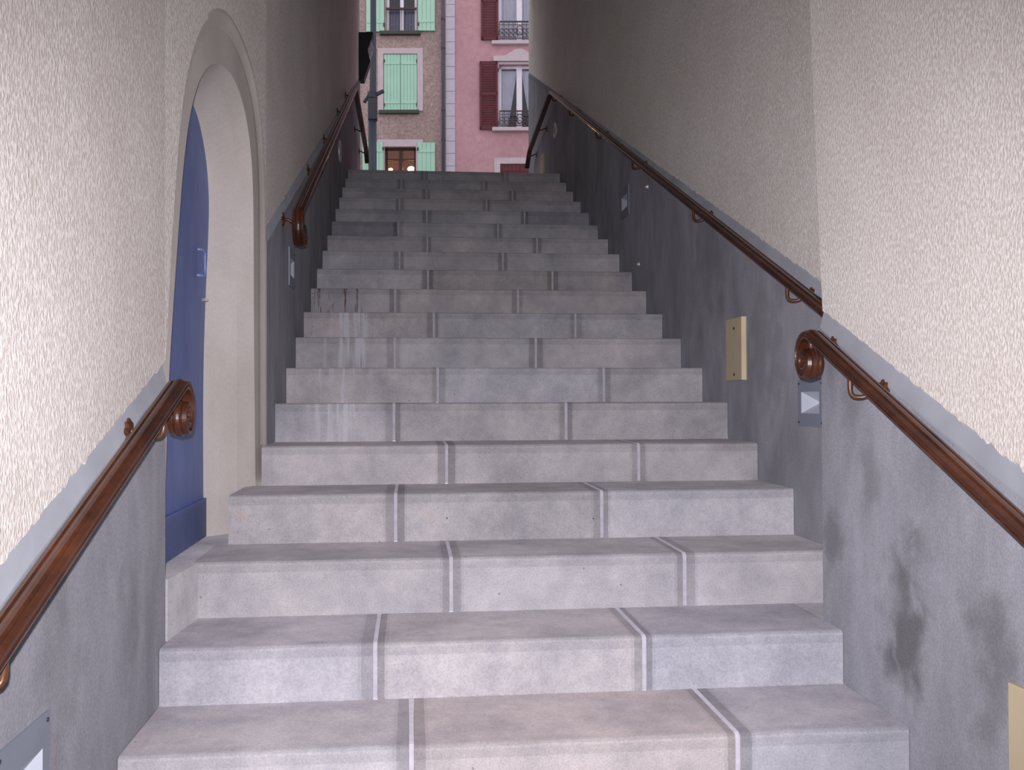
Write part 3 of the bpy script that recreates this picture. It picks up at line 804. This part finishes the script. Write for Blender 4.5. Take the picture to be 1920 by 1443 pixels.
def sash(par, r, mat, room, curtain=None, y=.16, mull=.09, fr=.06, glass=True, transoms=()):
    a, b, c, d = r; mb = MB(); m = (a + b) / 2
    mb.box(a, a + fr, y, y + .06, c, d); mb.box(b - fr, b, y, y + .06, c, d); mb.box(a, b, y, y + .06, c, c + fr); mb.box(a, b, y, y + .06, d - fr, d); mb.box(m - mull / 2, m + mull / 2, y - .02, y + .06, c, d)
    for t in transoms: mb.box(a, b, y, y + .05, c + (d - c) * t - .02, c + (d - c) * t + .02)
    w = mb.build('window', mat, par)
    if glass: MB().box(a + fr * .5, b - fr * .5, y + .03, y + .036, c, d).build('pane', M['glass'], w)
    rm = MB(); y1 = y + 1.6; e = .25
    rm.add([(a - e, y + .09, c - e), (b + e, y + .09, c - e), (b + e, y + .09, d + e), (a - e, y + .09, d + e), (a - e, y1, c - e), (b + e, y1, c - e), (b + e, y1, d + e), (a - e, y1, d + e)], [(4, 5, 6, 7), (0, 1, 5, 4), (1, 2, 6, 5), (2, 3, 7, 6), (3, 0, 4, 7)])
    rm.build('room_interior', room, w)
    return w
def drape(par, a, b, c, d, mat, y, side=None, folds=9):
    # cloth with folds; side gathers it toward one edge lower down
    nu, nz = 36, 14; V = []
    for j in range(nz + 1):
        t = j / nz
        for i in range(nu + 1):
            s_ = i / nu; zz = d - (d - c) * t
            k = 1.0
            if side == 'l': k = 1 - .62 * t ** 1.3
            if side == 'r': k = 1 - .62 * t ** 1.3
            uu = a + (b - a) * s_ * k if side != 'r' else b - (b - a) * (1 - s_) * k
            V.append((uu, y + .018 * math.sin(s_ * folds * 2 * PI), zz))
    f = [(j * (nu + 1) + i, j * (nu + 1) + i + 1, (j + 1) * (nu + 1) + i + 1, (j + 1) * (nu + 1) + i) for j in range(nz) for i in range(nu)]
    return MB().add(V, f).build('curtain', mat, par, smooth=True)
def guard(par, r, y=-.10, ornate=True, nb=9):
    a, b, c, d = r; mb = MB(); t = .009
    mb.obox((a, y, d), (b, y, d), .035, .035); mb.obox((a, y, c + .03), (b, y, c + .03), .02, .02)
    for u in (a, b): mb.obox((u, y, c), (u, .1, c), .02, .02); mb.obox((u, y, d), (u, .1, d), .02, .02); mb.obox((u, y, c), (u, y, d), .02, .02)
    for k in range(1, nb): u = a + (b - a) * k / nb; mb.obox((u, y, c + .03), (u, y, d), .014, .014)
    if ornate:
        mb.obox((a, y, d - .09), (b, y, d - .09), .016, .016)
        for k in range(nb):
            u = a + (b - a) * (k + .5) / nb; rr = (b - a) / nb * .42
            for zc_ in (c + .12, (c + d) / 2 + .0):
                mb.tube([(u + math.cos(q * PI / 6) * rr, y, zc_ + math.sin(q * PI / 6) * rr) for q in range(11)], t, 6)
        m = (a + b) / 2; mb.tube([(m + math.cos(q * PI / 8) * .09, y - .01, (c + d) / 2 + math.sin(q * PI / 8) * .13) for q in range(17)], .014, 6)
    return mb.build('balcony_guard', M['iron'], par)

hb = house('beige_house', 'beige roughcast house with mint green shutters across the street, seen left of the drainpipe', 0, 0, 0)
hp_ = house('pink_house', 'pink painted house with dark red shutters and pale corner quoins across the street', 0, 0, 0)
u_mid = FU(833.5, 150)[0]
wa = R_(723.7, -70, 781.4, 58); wb = R_(719, 101, 782.6, 208); wc = R_(721, 275, 780, 372)
ZT = 21.0
uL, uR = -20.0, 20.0
wall_holes(uL, u_mid, 0, ZT, [wa, wb, wc], .3).build('facade', M['beigewall'], hb)
w = sash(hb, wa, M['whiteframe'], M['darkroom'], mull=.10, fr=.075)
a, b, c, d = wa
zc2 = FU(750, 15)[1] - ZS
drape(w, a + .07, (a + b) / 2 - .06, c + .05, zc2, M['bluecurtain'], .24, folds=7); drape(w, (a + b) / 2 + .06, b - .07, c + .05, zc2, M['bluecurtain'], .24, folds=7)
g_ = MB(); g_.obox((a, .05, zc2), (b, .05, zc2), .05, .05); g_.obox((a, .05, zc2 - .02 + .0), (b, .05, zc2 - .02), .03, .03)
for k in range(1, 10): g_.obox((a + (b - a) * k / 10, .05, c), (a + (b - a) * k / 10, .05, zc2), .012, .012)
g_.build('window_bar', M['iron'], hb)
r = R_(687, -70, 720.5, 60.5); shutter(hb, r[0], r[1], r[2], r[3], M['mint'], 4, 'r')
r = R_(784, -70, 815.6, 59); shutter(hb, r[0], r[1], r[2], r[3], M['mint'], 4, 'l')
r = R_(713, 61, 788.5, 67); MB().box(r[0], r[1], -.16, 0, r[2], r[3]).build('window_sill', M['greenmetal'], hb)
surround(hb, wb, .16, bottom=False)
um = (wb[0] + wb[1]) / 2
shutter(hb, wb[0] + .01, um - .006, wb[2] + .02, wb[3] - .01, M['mint'], 5, 'l', y=.04); shutter(hb, um + .006, wb[1] - .01, wb[2] + .02, wb[3] - .01, M['mint'], 5, 'r', y=.04)
r = R_(711, 208, 786, 214); MB().box(r[0], r[1], -.13, 0, r[2], r[3]).build('window_sill', M['greenmetal'], hb)
surround(hb, wc, .2)
w = sash(hb, wc, M['brownframe'], M['warmroom'], mull=.1, fr=.07, transoms=(.55, .78))
r = R_(680, 267, 719, 372); shutter(hb, r[0], r[1], r[2], r[3], M['mint'], 5, 'r')
r = R_(783.5, 268, 816, 372); shutter(hb, r[0], r[1], r[2], r[3], M['mint'], 4, 'l')
for (px, py, rr) in ((767, 316, .085), (727.5, 317, .05)):
    u_, z_ = FU(px, py); MB().sphere((u_ * 1.0 + .0, .62, z_ - ZS + .13), rr * 1.15, sc=(1.15, 1, .8)).build('lamp_globe', M['globe'], w, smooth=True)
    lp = bpy.data.lights.new('room_lamp', 'POINT'); lp.energy = 26; lp.color = (1, .48, .12); lp.shadow_soft_size = .1
    lo_ = bpy.data.objects.new('room_lamp', lp); COL.objects.link(lo_); lo_.parent = hb; lo_.location = (u_, .40, z_ - ZS - .1)

# drainpipe between the houses
dp = empty('drainpipe', 'grey drainpipe running down the joint between the beige and the pink house', 'drainpipe', (math.sin(YAW) * DH, math.cos(YAW) * DH, ZS), -YAW)
u_ = FU(831.2, 150)[0]
MB().tube([(u_, -.09, 0), (u_, -.09, ZT)], .045, 14).build('pipe', M['pipe'], dp, smooth=True)
for py in (210, 40, 265, 95):
    z_ = FU(830, py)[1] - ZS; MB().tube([(u_, -.09, z_), (u_, -.09, z_ + .06)], .056, 14).build('pipe_clip', M['iron'], dp)

# pink house
we = R_(935.5, 121, 1012, 240); wd = R_(935.5, -65, 1012, 78); wf = R_(938, 307, 1012, 380)
wall_holes(u_mid + .002, uR, 0, ZT, [wd, we, wf], .3).build('facade', M['pinkwall'], hp_)
qa, qb = FU(834.5, 150)[0], FU(853, 150)[0]
qm = MB(); n = 46; z_ = 0; hq_ = .355
k = 0
while z_ < ZT - .3:
    qm.box(qa + .02, qb, -.03, .0, z_ + .008, z_ + hq_ - .008); z_ += hq_; k += 1
qm.build('corner_quoins', M['quoin'], hp_)
MB().box(qa + .025, qb - .005, -.022, 0, 0, ZT).build('quoin_bed', M['groove'], hp_)
for wi, (wr_, sill, sh, gd) in enumerate(((we, (923, 240, 1024, 247), (899.5, 116, 933.5, 243.5), (937, 210, 1012, 239)), (wd, (922, 78, 1024, 85), (902, -65, 934, 76), (937, 43, 1012, 76)))):
    a, b, c, d = wr_
    surround(hp_, wr_, .07)
    w = sash(hp_, wr_, M['whiteframe'], M['darkroom'], mull=.16, fr=.07)
    m = (a + b) / 2
    if wi == 0:
        drape(w, a + .07, m - .08, c + .06, d - .1, M['curtain'], .26, 'l', 6); drape(w, m + .08, b - .07, c + .06, d - .1, M['curtain'], .26, 'r', 6)
    else:
        drape(w, a + .07, m - .06, c + .06, d - .1, M['curtain'], .26, None, 5); drape(w, m + .06, b - .07, c + .06, d - .1, M['curtain'], .26, None, 5)
    r = R_(*sill); MB().box(r[0], r[1], -.14, 0, r[2], r[3]).build('window_sill', M['palestone'], hp_, bevel=.02)
    r = R_(*sh); shutter(hp_, r[0], r[1], r[2], r[3], M['redsh'], 4, 'r', style='louvre')
    r2 = R_(1014, sh[1], 1048, sh[3]); shutter(hp_, r2[0], r2[1], r2[2], r2[3], M['redsh'], 4, 'l', style='louvre')
    r = R_(*gd); guard(hp_, r)
a, b, c, d = we; r = R_(925, 101, 1022, 116); m = (r[0] + r[1]) / 2
MB().prism([(r[0], r[2]), (r[0], r[2] + .14), (r[0] + .35, r[2] + .16), (m - .1, r[2] + .34), (m + .1, r[2] + .34), (r[1] - .35, r[2] + .16), (r[1], r[2] + .14), (r[1], r[2])], 'y', -.10, 0).build('window_pediment', M['palestone'], hp_)
surround(hp_, wf, .17)
um = (wf[0] + wf[1]) / 2
shutter(hp_, wf[0], um - .005, wf[2], wf[3] - .01, M['redsh'], 5, 'l', y=.04); shutter(hp_, um + .005, wf[1], wf[2], wf[3] - .01, M['redsh'], 5, 'r', y=.04)

# ------------------------------------------------------------------ light
wd_ = bpy.data.worlds.new('dusk_sky'); S.world = wd_; wd_.use_nodes = True
bg = wd_.node_tree.nodes['Background']; bg.inputs[0].default_value = (.96, .94, 1.0, 1); bg.inputs[1].default_value = 1.15
fl_ = bpy.data.lights.new('camera_flash', 'SPOT'); fl_.energy = 575; fl_.spot_size = math.radians(92); fl_.spot_blend = 1.0; fl_.shadow_soft_size = .012
fl_.color = (1.0, .965, 1.0)
fo = bpy.data.objects.new('camera_flash', fl_); COL.objects.link(fo)

cam = bpy.data.cameras.new('camera'); cam.sensor_fit = 'HORIZONTAL'; cam.sensor_width = 36; cam.lens = 36 * F_PX / 1920; cam.clip_start = .05; cam.clip_end = 200
co = bpy.data.objects.new('camera', cam); COL.objects.link(co); S.camera = co
right0 = Vector((math.cos(YAW), -math.sin(YAW), 0)); fwd0 = Vector((math.sin(YAW), math.cos(YAW), 0)); up0 = Vector((0, 0, 1))
fwd = fwd0 * math.cos(PITCH) + up0 * math.sin(PITCH); up1 = up0 * math.cos(PITCH) - fwd0 * math.sin(PITCH)
cr, sr = math.cos(ROLL), math.sin(ROLL)
rt = right0 * cr + up1 * sr; up2 = up1 * cr - right0 * sr
# (pixel axes turned by ROLL)
mat = Matrix((rt, up2, -fwd)).transposed().to_4x4(); co.matrix_world = mat
fo.matrix_world = Matrix.Translation(Vector((0, 0, 0)) + up2 * .055 + rt * -.02) @ mat @ Matrix.Rotation(math.radians(-6), 4, 'X')

S.view_settings.view_transform = 'Standard'; S.view_settings.look = 'None'; S.view_settings.exposure = 0; S.view_settings.gamma = 1
S.view_settings.use_curve_mapping = False

GROUPS = {'handrail': 'handrails along the passage walls', 'step_light': 'recessed grey step lights', 'cover_plate': 'beige cover plates on the right wall',
          'wall_stud': 'small pale studs on the right wall', 'round_wall_plate': 'round plates near the top landing'}
for o in bpy.data.objects:
    if o.parent is None and o.name.split('.')[0] in GROUPS:
        o['group'] = GROUPS[o.name.split('.')[0]]
